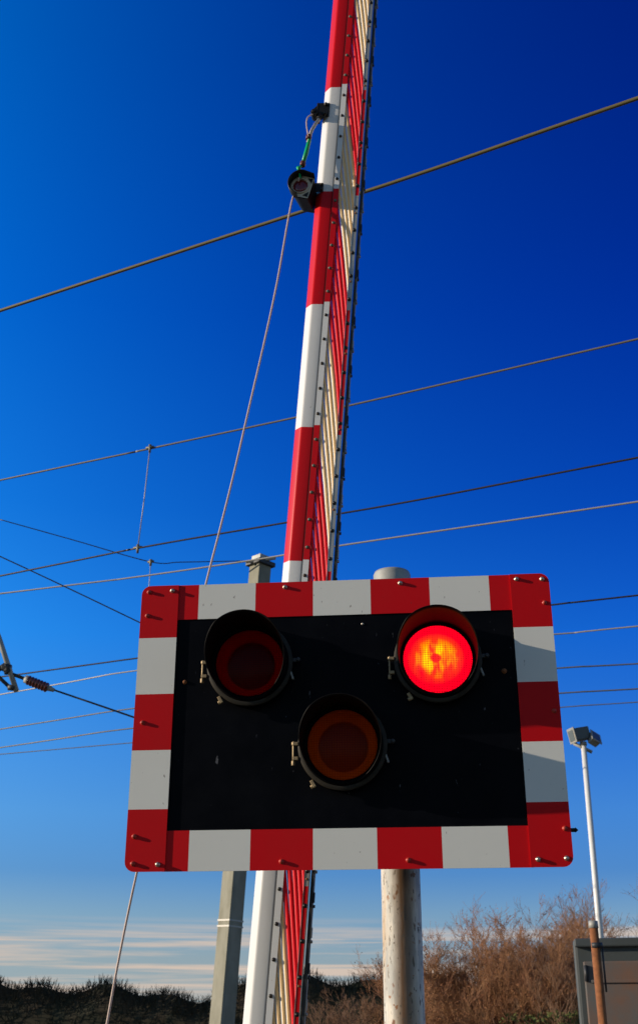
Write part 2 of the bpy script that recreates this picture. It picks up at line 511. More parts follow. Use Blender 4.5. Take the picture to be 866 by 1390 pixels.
def lens_lit():
    m, n, l, p = newmat('lens_lit')
    p.inputs['Base Color'].default_value = (.25, .0, .005, 1)
    p.inputs['Roughness'].default_value = .25
    t = n.new('ShaderNodeTexCoord')
    g = lens_grid(n, l, t)
    # radial distance from the bulb
    mp = n.new('ShaderNodeMapping'); mp.inputs['Scale'].default_value = (1, 0, 1.1)
    mp.inputs['Location'].default_value = (0.006, 0, 0.004)
    l.new(t.outputs['Object'], mp.inputs['Vector'])
    ln = n.new('ShaderNodeVectorMath'); ln.operation = 'LENGTH'; l.new(mp.outputs[0], ln.inputs[0])
    nz = n.new('ShaderNodeTexNoise'); nz.inputs['Scale'].default_value = 26; nz.inputs['Detail'].default_value = 2
    mq = n.new('ShaderNodeMapping'); mq.inputs['Scale'].default_value = (1.3, 1, .55); l.new(t.outputs['Object'], mq.inputs['Vector'])
    l.new(mq.outputs[0], nz.inputs['Vector'])
    # hot ring between 12 and 60 mm, blotchy
    r = n.new('ShaderNodeValToRGB')
    es = r.color_ramp.elements
    es[0].position = 0.0; es[0].color = (.15, .15, .15, 1)
    es[1].position = 0.85; es[1].color = (0, 0, 0, 1)
    for pos, v in ((.11, .20), (.18, .78), (.38, .68), (.62, .36)):
        x = es.new(pos); x.color = (v, v, v, 1)
    sc = n.new('ShaderNodeMath'); sc.operation = 'MULTIPLY'; sc.inputs[1].default_value = 10.0
    l.new(ln.outputs['Value'], sc.inputs[0]); l.new(sc.outputs[0], r.inputs[0])
    r2 = n.new('ShaderNodeValToRGB')
    r2.color_ramp.elements[0].position = .22; r2.color_ramp.elements[0].color = (0, 0, 0, 1)
    r2.color_ramp.elements[1].position = .55; r2.color_ramp.elements[1].color = (1, 1, 1, 1)
    l.new(nz.outputs['Fac'], r2.inputs[0])
    mm = n.new('ShaderNodeMath'); mm.operation = 'MULTIPLY'
    l.new(r.outputs[0], mm.inputs[0]); l.new(r2.outputs[0], mm.inputs[1])
    cr = n.new('ShaderNodeValToRGB')
    es = cr.color_ramp.elements
    es[0].position = 0; es[0].color = (1.0, .0, .014, 1)
    es[1].position = .8; es[1].color = (1.0, .58, .0, 1)
    x = es.new(.25); x.color = (1.0, .03, .008, 1)
    x = es.new(.5); x.color = (1.0, .26, .0, 1)
    l.new(mm.outputs[0], cr.inputs[0])
    dk = n.new('ShaderNodeMapRange')
    dk.inputs['To Min'].default_value = .50; dk.inputs['To Max'].default_value = 1.7
    l.new(g, dk.inputs['Value'])
    em = n.new('ShaderNodeEmission'); l.new(cr.outputs[0], em.inputs['Color']); l.new(dk.outputs[0], em.inputs['Strength'])
    gl = n.new('ShaderNodeBsdfGlossy'); gl.inputs['Roughness'].default_value = .2
    ms = n.new('ShaderNodeMixShader'); ms.inputs[0].default_value = .02
    l.new(em.outputs[0], ms.inputs[1]); l.new(gl.outputs[0], ms.inputs[2])
    l.new(ms.outputs[0], n['Material Output'].inputs['Surface'])
    n.remove(p)
    return m
M['lens_lit'] = lens_lit()

# ------------------------------------------------------------------ ground, road, railway
def sheet(name, pts, z, m):
    me = bpy.data.meshes.new(name)
    me.from_pydata([(x, y, z) for x, y in pts], [], [tuple(range(len(pts)))])
    me.materials.append(m)
    o = bpy.data.objects.new(name, me)
    col.objects.link(o)
    return tag(o, kind='structure')
M['grass'] = mat('grass', (0.05, 0.06, 0.02), 0.95, var=.9, vscale=.6, var2=(.09, .075, .035), bump=.6, bscale=8)
M['asphalt'] = mat('asphalt', (0.055, 0.055, 0.055), 0.85, var=.7, vscale=2, var2=(.035, .035, .036), bump=.4, bscale=120)
M['paint'] = mat('paint', (0.75, 0.75, 0.72), 0.6, var=.4, vscale=10)
M['kerb'] = mat('kerb', (0.32, 0.31, 0.29), 0.85, var=.6, vscale=6)
M['ballast'] = mat('ballast', (0.20, 0.17, 0.14), 0.95, var=.9, vscale=14, var2=(.10, .08, .065), bump=1.0, bscale=30)
M['rail'] = mat('rail', (0.24, 0.13, 0.08), 0.6, .4)
S = 900
sheet('ground', [(-S, -S), (S, -S), (S, S), (-S, S)], 0.0, M['grass'])
TD = Vector((-.91, .414, 0)).normalized()      # direction of the tracks
RD = Vector((.414, .91, 0)).normalized()       # direction of the road
RC = Vector((5.6, 4.0, 0))
def road_pts(o, a0, a1, l0, l1):
    q = Vector((RD.y, -RD.x, 0))
    r = []
    for (s, t) in ((a0, l0), (a1, l0), (a1, l1), (a0, l1)):
        p = RC + RD * s + q * t
        r.append((p.x, p.y))
    return r
sheet('road', road_pts(0, -60, 130, -3, 3), 0.012, M['asphalt'])
for nm, a, b in (('road_marking', -2.85, -2.75), ('road_marking', 2.75, 2.85)):
    sheet(nm, road_pts(0, -60, 130, a, b), 0.016, M['paint'])
sheet('road_marking', road_pts(0, -2.2, -1.9, -2.7, 0), 0.0165, M['paint'])
k = MB()
rot = Matrix.Rotation(-math.atan2(RD.x, RD.y), 3, 'Z')
q = Vector((RD.y, -RD.x, 0))
for sgn in (-1, 1):
    for (s0, s1) in ((-60, 0), (14, 130)):
        c = RC + RD * (s0 + s1) / 2 + q * 3.07 * sgn
        k.box((c.x, c.y, .06), (.13, s1 - s0, .13), rot=rot)
tag(k.build('kerb', M['kerb'], bevel=.015), kind='structure')
bed = MB(); rl = MB()
for off in (8.6, 12.3):
    base = Vector((-1.2, off + .4, 0))
    rt = Matrix.Rotation(math.atan2(TD.y, TD.x), 3, 'Z')
    bed.box((base.x, base.y, 0.0), (300, 2.9, .05), rot=rt)
    qq = Vector((-TD.y, TD.x, 0))
    for s in (-.72, .72):
        c = base + qq * s
        rl.box((c.x, c.y, .09), (300, .07, .13), rot=rt)
tag(bed.build('ballast', M['ballast']), kind='structure')
tag(rl.build('railway_track', M['rail']), kind='structure')

# ------------------------------------------------------------------ the signal: board, lamps and post
PY = 3.4
SX, SZ, YAW, PTILT = 0.0738534, 2.4330602, -0.0931784, 0.0177626
W, H = 1.26, 0.8557
sig = empty('crossing_signal', (SX, PY, SZ), (0, 0, 0))
# origin at the foot of the post
POSTP = at_y(545, 1240, 3.66)
sig.location = (POSTP.x, POSTP.y, 0)
tag(sig, 'level crossing light board, red and white chequered border, three round lamps, rust spotted white post', 'signal')
BM = Matrix.Translation((SX, PY, SZ)) @ Matrix.Rotation(YAW, 4, 'Z') @ Matrix.Rotation(PTILT, 4, 'X')
SIGM = Matrix.Translation(sig.location)
def put(o):
    """board-space part: place it in the signal's space"""
    o.matrix_parent_inverse = Matrix.Identity(4)
    o.matrix_local = SIGM.inverted() @ BM
    return o
BMI = BM.inverted()
def loc(px, py, v=0.0):
    """photo pixel -> board coordinates at height v in front of the board"""
    d = BMI.to_3x3() @ ray(px, py)
    o = BMI @ CAM
    t = (-v - o.y) / d.y
    p = o + d * t
    return p.x, p.z

def rounded(x0, x1, z0, z1, r=.02, corners='abcd', n=5):
    P = []
    for key, cx_, cz_, a0 in (('a', x1, z1, 0), ('b', x0, z1, 90), ('c', x0, z0, 180), ('d', x1, z0, 270)):
        if key in corners:
            sx = -1 if cx_ == x1 else 1
            sz = -1 if cz_ == z1 else 1
            for i in range(n + 1):
                an = radians(a0 + 90 * i / n)
                P.append((cx_ + sx * r + r * cos(an), cz_ + sz * r + r * sin(an)))
        else:
            P.append((cx_, cz_))
    return P
SW = .117   # side strip width
TH = .112   # top and bottom strip height
b = MB(); b.prism(rounded(-W/2 + .004, W/2 - .004, -H/2 + .004, H/2 - .004, .03), 0, .004)
put(b.build('backboard', M['board_black'], sig))
# folded rim behind the board stiffens it
b = MB()
for (cx_, cz_, sx_, sz_) in ((0, H/2 - .012, W - .06, .012), (0, -H/2 + .012, W - .06, .012), (-W/2 + .012, 0, .012, H - .06), (W/2 - .012, 0, .012, H - .06)):
    b.box((cx_, .017, cz_), (sx_, .024, sz_))
put(b.build('stiffening_rim', M['edge_metal'], sig))

def strip(edges, z0, z1, y0, y1, horizontal, first_red, name, x0=None, x1=None, corners='', end_labels=None):
    m = MB()
    for i in range(len(edges) - 1):
        red = (i % 2 == 0) == first_red
        mi = 0 if red else 1
        if horizontal:
            m.prism([(edges[i], z0), (edges[i + 1], z0), (edges[i + 1], z1), (edges[i], z1)][::-1], y0, y1, mi)
        else:
            cs = ''
            if i == 0: cs = corners[0]
            if i == len(edges) - 2: cs = corners[1]
            m.prism(rounded(z0, z1, edges[i + 1], edges[i], .028, cs), y0, y1, mi)
    return m
topx = [loc(x, 805)[0] for x in (238,)] + [loc(x, y)[0] for x, y in ((270, 820), (347, 818), (425, 816), (503, 812), (583, 808), (664, 805))] + [loc(700, 803)[0]]
botx = [loc(222, 1155)[0]] + [loc(x, 1150)[0] for x in (257, 340, 425, 512, 600, 690)] + [loc(722, 1150)[0]]
t = strip(topx, H/2 - TH, H/2, -.0035, -.0005, True, True, 'top')
put(t.build('border_strip', [M['board_red'], M['board_white']], sig))
t = strip(botx, -H/2, -H/2 + TH, -.0035, -.0005, True, True, 'bottom')
put(t.build('border_strip', [M['board_red'], M['board_white']], sig))
lz = [H/2] + [loc(210, y)[1] for y in (867, 943, 1019, 1099)] + [-H/2]
rz = [H/2] + [loc(x, y)[1] for x, y in ((722, 852), (730, 926), (737, 1007), (745, 1089))] + [-H/2]
t = strip(lz, -W/2, -W/2 + SW, -.0075, -.0040, False, True, 'l', corners='bc')
put(t.build('border_strip', [M['board_red_dark'], M['board_white']], sig))
t = strip(rz, W/2 - SW, W/2, -.0075, -.0040, False, True, 'r', corners='ad')
put(t.build('border_strip', [M['board_red_dark'], M['board_white']], sig))

def bolt(px, py, m, v0, r=.0052, h=.009):
    x, z = loc(px, py, v0)
    b = MB()
    b.lathe([(0, v0 + h), (r * .72, v0 + h), (r, v0 + h * .75), (r, v0 + .002), (r * 1.35, v0 + .0018), (r * 1.35, v0 - .001)], 14, c=(x, 0, z))
    return put(b.build('bolt', m, sig))
for px, py, mm in ((203, 804, 'red_bolt'), (234.5, 802, 'steel_bolt'), (200.5, 836, 'red_bolt'), (194, 981, 'red_bolt'), (182.5, 1135.5, 'red_bolt'),
                   (180.5, 1172.5, 'red_bolt'), (214.5, 1173.5, 'steel_bolt'), (700.5, 786, 'steel_bolt'), (735, 786, 'steel_bolt'), (738.5, 818, 'red_bolt'),
                   (751.5, 965, 'red_bolt'), (766, 1124.5, 'red_bolt'), (768.5, 1165, 'steel_bolt'), (730, 1166.5, 'steel_bolt')):
    bolt(px, py, M[mm], .0075)
for px, py, mm in ((387, 797, 'steel_bolt'), (543, 791.5, 'steel_bolt'), (382, 1169.5, 'red_bolt'), (554, 1167.5, 'red_bolt')):
    bolt(px, py, M[mm], .0035)
bolt(684, 911, M['rust'], .0, r=.006); bolt(251, 926, M['rust'], .0, r=.005, h=.006)
bolt(492, 847, M['steel_bolt'], .0, r=.003, h=.003)
x, z = loc(777, 1126)
b = MB(); b.tube([(x - .02, .012, z), (x + .008, .012, z)], [.006, .006], 6); b.tube([(x + .008, .012, z), (x + .016, .012, z)], [.008, .001], 6)
put(b.build('edge_stud', M['black_plastic'], sig))

def lamp(px, py, lensmat, lens_label, lit=False, vlen=.15, dish=True, toe=0.0):
    V = .045
    x, z = loc(px, py, V)
    root = empty('lamp_unit', (0, 0, 0)); root.parent = sig
    LM = BM @ Matrix.Translation((x, 0, z)) @ Matrix.Rotation(toe, 4, 'Z')
    root.matrix_local = SIGM.inverted() @ LM
    root['label'] = lens_label
    def pb(m, *a, **k):
        return m.build(*a, parent=root, **k)
    h = MB()
    h.lathe([(.100, -.003), (.128, .0005), (.128, .022), (.118, .026), (.116, V - .002), (.1035, V - .002), (.1035, .006)], 64)
    pb(h, 'lamp_housing', M['matt_black'])
    r = MB()
    r.lathe([(.1185, .029), (.1285, .030), (.1300, .032), (.1300, .037), (.1285, .039), (.1180, .040)], 64)
    pb(r, 'clamp_ring', M['ring_metal'])
    # lens dome
    ln = MB()
    prof = [(0.0004, V + .018)] + [(.1015 * sin(a), V - .006 + .024 * cos(a)) for a in [radians(q_) for q_ in range(8, 91, 8)]] + [(.1015, V - .008)]
    ln.lathe(prof, 64)
    lo = pb(ln, 'lens', lensmat)
    if dish and not lit:
        d = MB()
        d.lathe([(.002, -.048), (.020, -.047), (.040, -.038), (.056, -.022), (.066, -.008), (.078, .008), (.090, .022), (.1005, .036)], 48)
        pb(d, 'reflector', M['reflector'])
        bb = MB()
        na = 24
        P_, F_ = [], []
        for q_ in range(na + 1):
            a_ = radians(-28 + 236 * q_ / na)
            wid = .010 * math.sin(pi * q_ / na) ** .5
            for (r_, o_) in ((.046 - wid, .004), (.046 + wid, .004), (.048 + wid * .7, -.034), (.044 - wid * .7, -.034)):
                P_.append((r_ * cos(a_), -o_, r_ * sin(a_)))
        for q_ in range(na):
            for w_ in range(4):
                w2 = (w_ + 1) % 4
                F_.append((q_ * 4 + w_, q_ * 4 + w2, q_ * 4 + 4 + w2, q_ * 4 + 4 + w_))
        bb.add(P_, F_, 0, True)
        pb(bb, 'reflection_arch', M['matt_black'])  # added dark arch, stands in for the reflection in the dish
        back = MB(); back.lathe([(.11, -.004), (.105, -.03), (.07, -.055), (.001, -.06)], 32)
        pb(back, 'lamp_can', M['matt_black'])
    # visor: tunnel cut back towards the bottom
    vs = MB()
    n = 72
    r0, r1, th = .1135, .1175, .0025
    P = []
    angs = [radians(-158 + 316 * i / n) for i in range(n + 1)]
    rows = 6
    def length(a):
        d = abs(math.degrees(a))
        if d < 45: return vlen
        u = (d - 45) / (158 - 45)
        return vlen * (1 - u) ** 0.85 + .012 * u
    for side in (0, 1):
        for j in range(rows + 1):
            for a in angs:
                u = j / rows
                rr = r0 + (r1 - r0) * u - side * th
                P.append((rr * sin(a), -(V - .006 + (length(a) + .006) * u), rr * cos(a)))
    Fc = []
    wv = n + 1
    blk = wv * (rows + 1)
    for side in (0, 1):
        for j in range(rows):
            for i in range(n):
                a_ = side * blk + j * wv + i
                Fc.append((a_, a_ + 1, a_ + 1 + wv, a_ + wv))
    for i in range(n):
        a_ = rows * wv + i
        Fc.append((a_, a_ + 1, a_ + 1 + blk, a_ + blk))
        Fc.append((i, i + 1, i + 1 + blk, i + blk))
    for j in range(rows):
        for i in (0, n):
            a_ = j * wv + i
            Fc.append((a_, a_ + wv, a_ + wv + blk, a_ + blk))
    vs.add(P, Fc, 0, True)
    pb(vs, 'visor', M['visor_black'])
    # clamp fittings
    def polar(a, r_):
        return r_ * cos(radians(a)), r_ * sin(radians(a))
    cx_, cz_ = polar(183, .139)
    c = MB()
    for dz in (-.030, .012):
        c.box((cx_ + .002, -.034, cz_ + dz), (.017, .014, .010))
    c.tube([(cx_ - .004, -.034, cz_ - .044), (cx_ - .004, -.034, cz_ + .020)], .0032, 10)
    c.tube([(cx_ - .004, -.034, cz_ - .050), (cx_ - .004, -.034, cz_ - .036)], .006, 6)
    c.tube([(cx_ - .004, -.034, cz_ + .008), (cx_ - .004, -.034, cz_ + .018)], .006, 6)
    pb(c, 'clamp_bolt', M['brass'], bevel=.0015)
    c = MB()
    cx_, cz_ = polar(232, .139)
    c.box((cx_, -.034, cz_), (.010, .012, .022), rot=Matrix.Rotation(radians(-30), 3, 'Y'))
    c.tube([(cx_ - .006, -.034, cz_ - .010), (cx_ + .003, -.034, cz_ - .004)], .006, 8)
    pb(c, 'clamp_nut', M['brass'], bevel=.0015)
    c = MB()
    cx_, cz_ = polar(4, .142)
    c.box((cx_ - .004, -.020, cz_), (.022, .010, .012))
    c.lathe([(0, .032), (.006, .032), (.007, .02)], 10, c=(cx_ + .004, 0, cz_))
    pb(c, 'hinge_lug', M['alu_dark'], bevel=.0015)
    c = MB()
    cx_, cz_ = polar(-18, .1345)
    c.box((cx_, -.034, cz_), (.006, .010, .024), rot=Matrix.Rotation(radians(-18), 3, 'Y'))
    pb(c, 'ring_catch', M['galv'], bevel=.001)
    return root
lamp(338.5, 899, M['lens_red'], 'unlit red lamp')
lamp(594, 893.5, M['lens_lit'], 'lit red lamp', lit=True)
lamp(464.5, 1010, M['lens_amber'], 'unlit amber lamp', vlen=.13)

# post with cap and board brackets (coordinates relative to the post's foot)
p = MB()
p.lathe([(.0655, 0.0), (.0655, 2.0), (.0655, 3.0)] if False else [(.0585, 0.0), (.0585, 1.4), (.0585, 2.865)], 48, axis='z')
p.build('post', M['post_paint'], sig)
ztop = at_y(532, 776, 3.66).z
c = MB(); c.lathe([(.062, 2.80), (.062, ztop - .014), (.058, ztop - .005), (.045, ztop), (.0001, ztop + .003)], 40, axis='z')
c.build('post_cap', M['galv'], sig)
for zz in (SZ + .25, SZ - .25):
    c = MB()
    c.lathe([(.0595, zz - .025), (.064, zz - .025), (.064, zz + .025), (.0595, zz + .025)], 32, axis='z')
    c.box((SX - POSTP.x + 0.0, -.195, zz), (.7, .012, .04), rot=Matrix.Rotation(YAW, 3, 'Z'))
    c.box((0.0, -.125, zz), (.06, .14, .045))
    c.build('board_bracket', M['galv'], sig)
c = MB(); c.lathe([(.13, 0), (.13, .02), (.06, .022)], 24, axis='z'); c.build('base_flange', M['rust'], sig)

# ------------------------------------------------------------------ barrier boom with folding skirt
E0 = at_y(385.0, 765, 4.40)
E1 = at_y(441.3, 127, 4.232)
A = (E1 - E0).normalized()              # up the boom
BAND = (E1 - E0).length / 4
phi = radians(7)
e1 = Vector((cos(phi), -sin(phi), 0)); e1 = (e1 - A * e1.dot(A)).normalized()   # towards the skirt
nn = A.cross(e1)                         # away from or towards the viewer
if nn.y > 0: nn = -nn                    # nn points to the viewer's side
boom = empty('barrier_boom', E0 - A * BAND * 4.0 + e1 * .042)
tag(boom, 'raised barrier arm in red and white bands with folded skirt of thin bars', 'barrier')
BMat = Matrix((( e1.x, -nn.x, A.x, boom.location.x), (e1.y, -nn.y, A.y, boom.location.y), (e1.z, -nn.z, A.z, boom.location.z), (0, 0, 0, 1)))
# local frame: x = towards skirt, y = away from viewer, z = up the boom; x=-0.042 is the boom's left edge
boom.matrix_world = BMat
Z0 = 4.0 * BAND                          # local z of the red/white joint at photo y=765
ZB, ZT = -.35, Z0 + 7.6 * BAND
def colour_at(z):                        # red above Z0, alternating each BAND
    return int(math.floor((z - Z0) / BAND)) % 2     # 0 = red, 1 = white
def cuts(z0, z1, off=0.0):
    r = [z0]
    kk = math.ceil((z0 - Z0 - off) / BAND + 1e-6)
    while Z0 + off + kk * BAND < z1 - 1e-6:
        r.append(Z0 + off + kk * BAND); kk += 1
    return r + [z1]
# profile of the tube: wide chamfer on the left-front corner, rounded
w, d = .084, .085
prof = []
def arc(cx_, cy_, r, a0, a1, n):
    for i in range(n + 1):
        a = radians(a0 + (a1 - a0) * i / n)
        prof.append((cx_ + r * cos(a), cy_ + r * sin(a)))
# x from -.042 to .042, y from -d/2 (front) to d/2
arc(-.042 + .012, -d/2 + .040, .012, 180, 222, 3)
arc(-.042 + .038, -d/2 + .018, .018, 228, 270, 6)
arc(.042 - .006, -d/2 + .006, .006, 270, 360, 4)
arc(.042 - .006, d/2 - .006, .006, 0, 90, 4)
arc(-.042 + .034, d/2 - .034, .034, 90, 180, 10)
t = MB()
zs = cuts(ZB, ZT)
for i in range(len(zs) - 1):
    n_ = len(prof)
    vs = [(x, y, zs[i]) for x, y in prof] + [(x, y, zs[i + 1]) for x, y in prof]
    fs = [(k_, (k_ + 1) % n_, (k_ + 1) % n_ + n_, k_ + n_) for k_ in range(n_)]
    t.add(vs, fs, 0 if colour_at((zs[i] + zs[i + 1]) / 2) == 0 else 1, True)
    if i == len(zs) - 2: t.add([(x, y, ZT) for x, y in prof], [tuple(range(n_))], 0)
t.build('boom_tube', [M['boom_red'], M['boom_white']], boom)
# hinge strip on the boom and the free lower rail of the skirt
ZS = -.10
hs_ = MB()
for (a, c_) in zip(cuts(ZS, ZT - .1)[:-1], cuts(ZS, ZT - .1)[1:]):
    hs_.box((.059, -.062, (a + c_) / 2), (.024, .003, c_ - a), 0 if colour_at((a + c_) / 2) == 0 else 1)
hinge = hs_.build('skirt_rail', [M['boom_red'], M['boom_white']], boom)
hw = MB(); hw.box((.0462, -.043, (ZS + ZT - .1) / 2), (.003, .034, ZT - .1 - ZS))
hw.build('rail_web', M['alu_dark'], boom)
hb = MB(); hb.box((.060, -.028, (ZS + ZT - .1) / 2), (.024, .003, ZT - .1 - ZS))
hb.build('rear_skirt_rail', M['alu'], boom)
OFF = -BAND - .05
fr = MB()
lo_z, hi_z = ZS + OFF + .05, ZT - .1 + OFF
cs = cuts(lo_z, hi_z, OFF)
for a, c_ in zip(cs[:-1], cs[1:]):
    mid = (a + c_) / 2
    red = colour_at(mid - OFF) == 0
    fr.box((0.1575, -.0765, mid), (.015, .003, c_ - a), 0 if red else 1)
free = fr.build('free_rail', [M['boom_red'], M['alu']], boom)
fw = MB()
fw.box((0.1670, -.0725, (lo_z + hi_z) / 2), (.003, .012, hi_z - lo_z))
fw.box((0.1488, -.0755, (lo_z + hi_z) / 2), (.002, .008, hi_z - lo_z))
fw.build('rail_lip', M['edge_metal'], boom)
fd = MB()
fd.box((0.1755, -.050, (lo_z + hi_z) / 2), (.010, .026, hi_z - lo_z), 0)
fd.box((0.1820, -.042, (lo_z + hi_z) / 2), (.0022, .020, hi_z - lo_z), 1)
fd.build('rear_free_rail', [M['alu_dark'], M['alu']], boom)
SP = BAND / 5
nb = int((ZT - .2 - (ZS + .1)) / SP)
random.seed(4)
for i in range(nb):
    s = Z0 + .052 + SP * (i - int((Z0 - ZS - .1) / SP))
    if s < ZS + .03 or s > ZT - .15: continue
    red = colour_at(s) == 0
    e_ = s + OFF
    pts = []
    for kq in range(7):
        u = kq / 6
        bow = .0045 * sin(pi * u)
        pts.append(Vector((.0585 + (0.1575 - .0585) * u + bow * .8 + random.uniform(-.0006, .0006), -.0535 - .013 * u, s + (e_ - s) * u)))
    m = MB()
    wd, dp = .0185, .010
    vs = []
    for q_ in pts:
        for (dx, dy) in ((-wd*.5, dp*.30), (-wd*.18, -dp*.34), (wd*.06, -dp/2), (wd*.28, -dp*.45), (wd*.5, dp*.1), (0, dp*.45)):
            vs.append((q_.x + dx, q_.y + dy, q_.z))
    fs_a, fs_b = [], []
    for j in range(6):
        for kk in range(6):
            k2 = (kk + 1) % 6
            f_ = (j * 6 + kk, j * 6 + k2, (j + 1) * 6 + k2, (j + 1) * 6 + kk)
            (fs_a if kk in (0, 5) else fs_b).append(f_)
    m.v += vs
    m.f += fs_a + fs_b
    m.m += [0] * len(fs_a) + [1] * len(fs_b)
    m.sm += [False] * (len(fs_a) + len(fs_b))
    m.build('skirt_bar', [M['bar_red_lit'], M['bar_red']] if red else [M['bar_white'], M['bar_white_shade']], boom)
    rv = MB(); rv.lathe([(0, .0705), (.005, .070), (.0068, .067), (.0072, .064), (.0072, .062)], 12, c=(.059, 0, s))
    rv.build('rivet', M['green_bolt'] if red else M['dark_bolt'], hinge)
    rv = MB(); rv.lathe([(0, .0905), (.0055, .0895), (.0062, .0855), (.0062, .0785), (.0085, .0785), (.0085, .0765)], 8, c=(0.1575, 0, e_))
    rv.build('rivet', M['dark_bolt'], free)
    if i % 3 == 0:
        rv = MB(); rv.lathe([(0, .0845), (.004, .0835), (.0045, .0765)], 8, c=(0.1575, 0, e_ - .028))
        rv.build('rivet', M['rust'], free)
    cl = MB(); cl.box((0.1842, -.046, e_ + .03), (.005, .02, .035)); cl.tube([(0.1830, -.046, e_), (0.1900, -.046, e_)], .006, 6)
    cl.build('rear_clip', M['alu'] if i % 2 else M['alu_dark'], free)

# fitting with lamp and cable bracket on the boom; everything in the boom frame
BI = BMat.inverted()
def bl(px, py, y):
    """photo pixel -> boom coordinates on the plane local y = const"""
    o = BI @ CAM
    dd = BI.to_3x3() @ ray(px, py)
    return o + dd * ((y - o.y) / dd.y)
# cable bracket
q0 = bl(440, 149, -.046)
c = MB()
c.box((q0.x, -.046, q0.z), (.050, .006, .078))
c.box((q0.x - .030, -.020, q0.z), (.012, .060, .078))
c.prism([(q0.x - .025, q0.z + .036), (q0.x - .025, q0.z - .034), (q0.x - .046, q0.z - .040), (q0.x - .052, q0.z + .006)][::-1], -.049, -.030)
c.build('cable_bracket', M['black_plastic'], boom, bevel=.004)
for dz in (.026, -.028):
    r_ = MB(); r_.lathe([(0, .062), (.007, .060), (.009, .055), (.009, .048)], 12, c=(q0.x + .008, 0, q0.z + dz)); r_.build('bolt', M['dark_bolt'], boom)
c = MB(); jq = bl(427.5, 155, -.05)
c.tube([(jq.x, -.07, jq.z), (jq.x, -.02, jq.z)], .019, 16)
c.tube([(jq.x - .003, -.077, jq.z + .002), (jq.x - .003, -.066, jq.z + .002)], .010, 6)
c.tube([(jq.x + .018, -.05, jq.z - .012), (jq.x + .034, -.05, jq.z - .022)], .016, 10)
c.build('junction_gland', M['black_plastic'], boom, bevel=.003)

# boom lamp, seen from below
q1 = bl(411, 254, -.09)
lampb = empty('boom_lamp', (q1.x, q1.y, q1.z), (0, radians(12), 0)); lampb.parent = boom
def dshape(wl, hh, n=14):
    P = [(.042, -hh), (.042, hh * .92)]
    for i in range(n + 1):
        a = radians(90 + 180 * i / n)
        P.append((-.006 + wl * cos(a), hh * sin(a)))
    return P
m = MB()
pa, pb_ = dshape(.052, .058), dshape(.030, .032)
n_ = len(pa)
vs = [(x, 0, z) for x, z in pa] + [(x + .012, .13, z - .012) for x, z in pb_]
m.add(vs, [tuple(range(2 * n_ - 1, n_ - 1, -1))] + [(i, (i + 1) % n_, (i + 1) % n_ + n_, i + n_) for i in range(n_)], 0, False)
m.build('lamp_body', M['black_plastic'], lampb, bevel=.004)
# hood shell
m = MB()
outer = [p_ for p_ in pa[1:]]
vs, fs = [], []
def shrink(x, z, k_): return (x * k_ if x < 0.03 else x, z * k_)
for (dy, k_) in ((.004, 1.06), (-.045, 1.09), (-.045, 1.02), (.004, .99)):
    for i, (x, z) in enumerate(outer): 
        xx, zz = shrink(x, z, k_)
        fade = 1.0
        yy = dy if dy > 0 else dy * (0.75 + .25 * (1 if x < 0 else .3))
        vs.append((xx, yy, zz))
mo = len(outer)
for a in range(3):
    for i in range(mo - 1):
        fs.append((a * mo + i, a * mo + i + 1, (a + 1) * mo + i + 1, (a + 1) * mo + i))
m.add(vs, fs, 0, True)
m.build('lamp_hood', M['black_plastic'], lampb)
m = MB()
vs = [(x * .97, -.004, z * .97) for x, z in pa]
m.add(vs, [tuple(range(n_))], 0)
m.build('lamp_face', M['cream'], lampb)
m = MB(); m.lathe([(.0001, .010), (.020, .0095), (.032, .0075), (.034, .0045)], 28, c=(-.010, 0, 0)); m.build('lens', M['led_red'], lampb)
m = MB(); m.lathe([(.034, .0045), (.036, .012), (.039, .012), (.040, .0045)], 28, c=(-.010, 0, 0)); m.build('lens_bezel', M['cream'], lampb)
m = MB()
for sz in (-1, 1):
    m.prism([(.036, sz * .050), (.036, sz * .022), (.012, sz * .046)], -.006, -.0045)
m.build('corner_vent', M['black_plastic'], lampb)
q2 = bl(433, 255, -.045)
m = MB()
m.box((q2.x - .008, -.047, q2.z), (.056, .006, .050))
m.box((q2.x - .044, -.055, q2.z), (.030, .030, .040))
m.build('lamp_bracket', M['black_plastic'], boom, bevel=.003)
for dz in (.014, -.014):
    r_ = MB(); r_.lathe([(0, .060), (.005, .058), (.006, .050)], 10, c=(q2.x + .012, 0, q2.z + dz)); r_.build('bolt', M['dark_bolt'], boom)

# machine at the boom's foot (below the picture)
g = boom.location
mc = empty('barrier_machine', (g.x - .05, g.y + .30, 0), (0, 0, -phi))
tag(mc, 'grey steel barrier machine cabinet at the foot of the raised boom', 'barrier machine')
m = MB(); m.box((0, 0, .5), (.55, .42, 1.0)); m.build('cabinet_body', M['galv'], mc, bevel=.02)
m = MB(); m.box((0, 0, 1.02), (.60, .47, .05)); m.build('lid', M['galv'], mc, bevel=.012)
m = MB(); m.box((0, -.214, .5), (.44, .012, .82)); m.build('door', M['white_paint'], mc, bevel=.004)

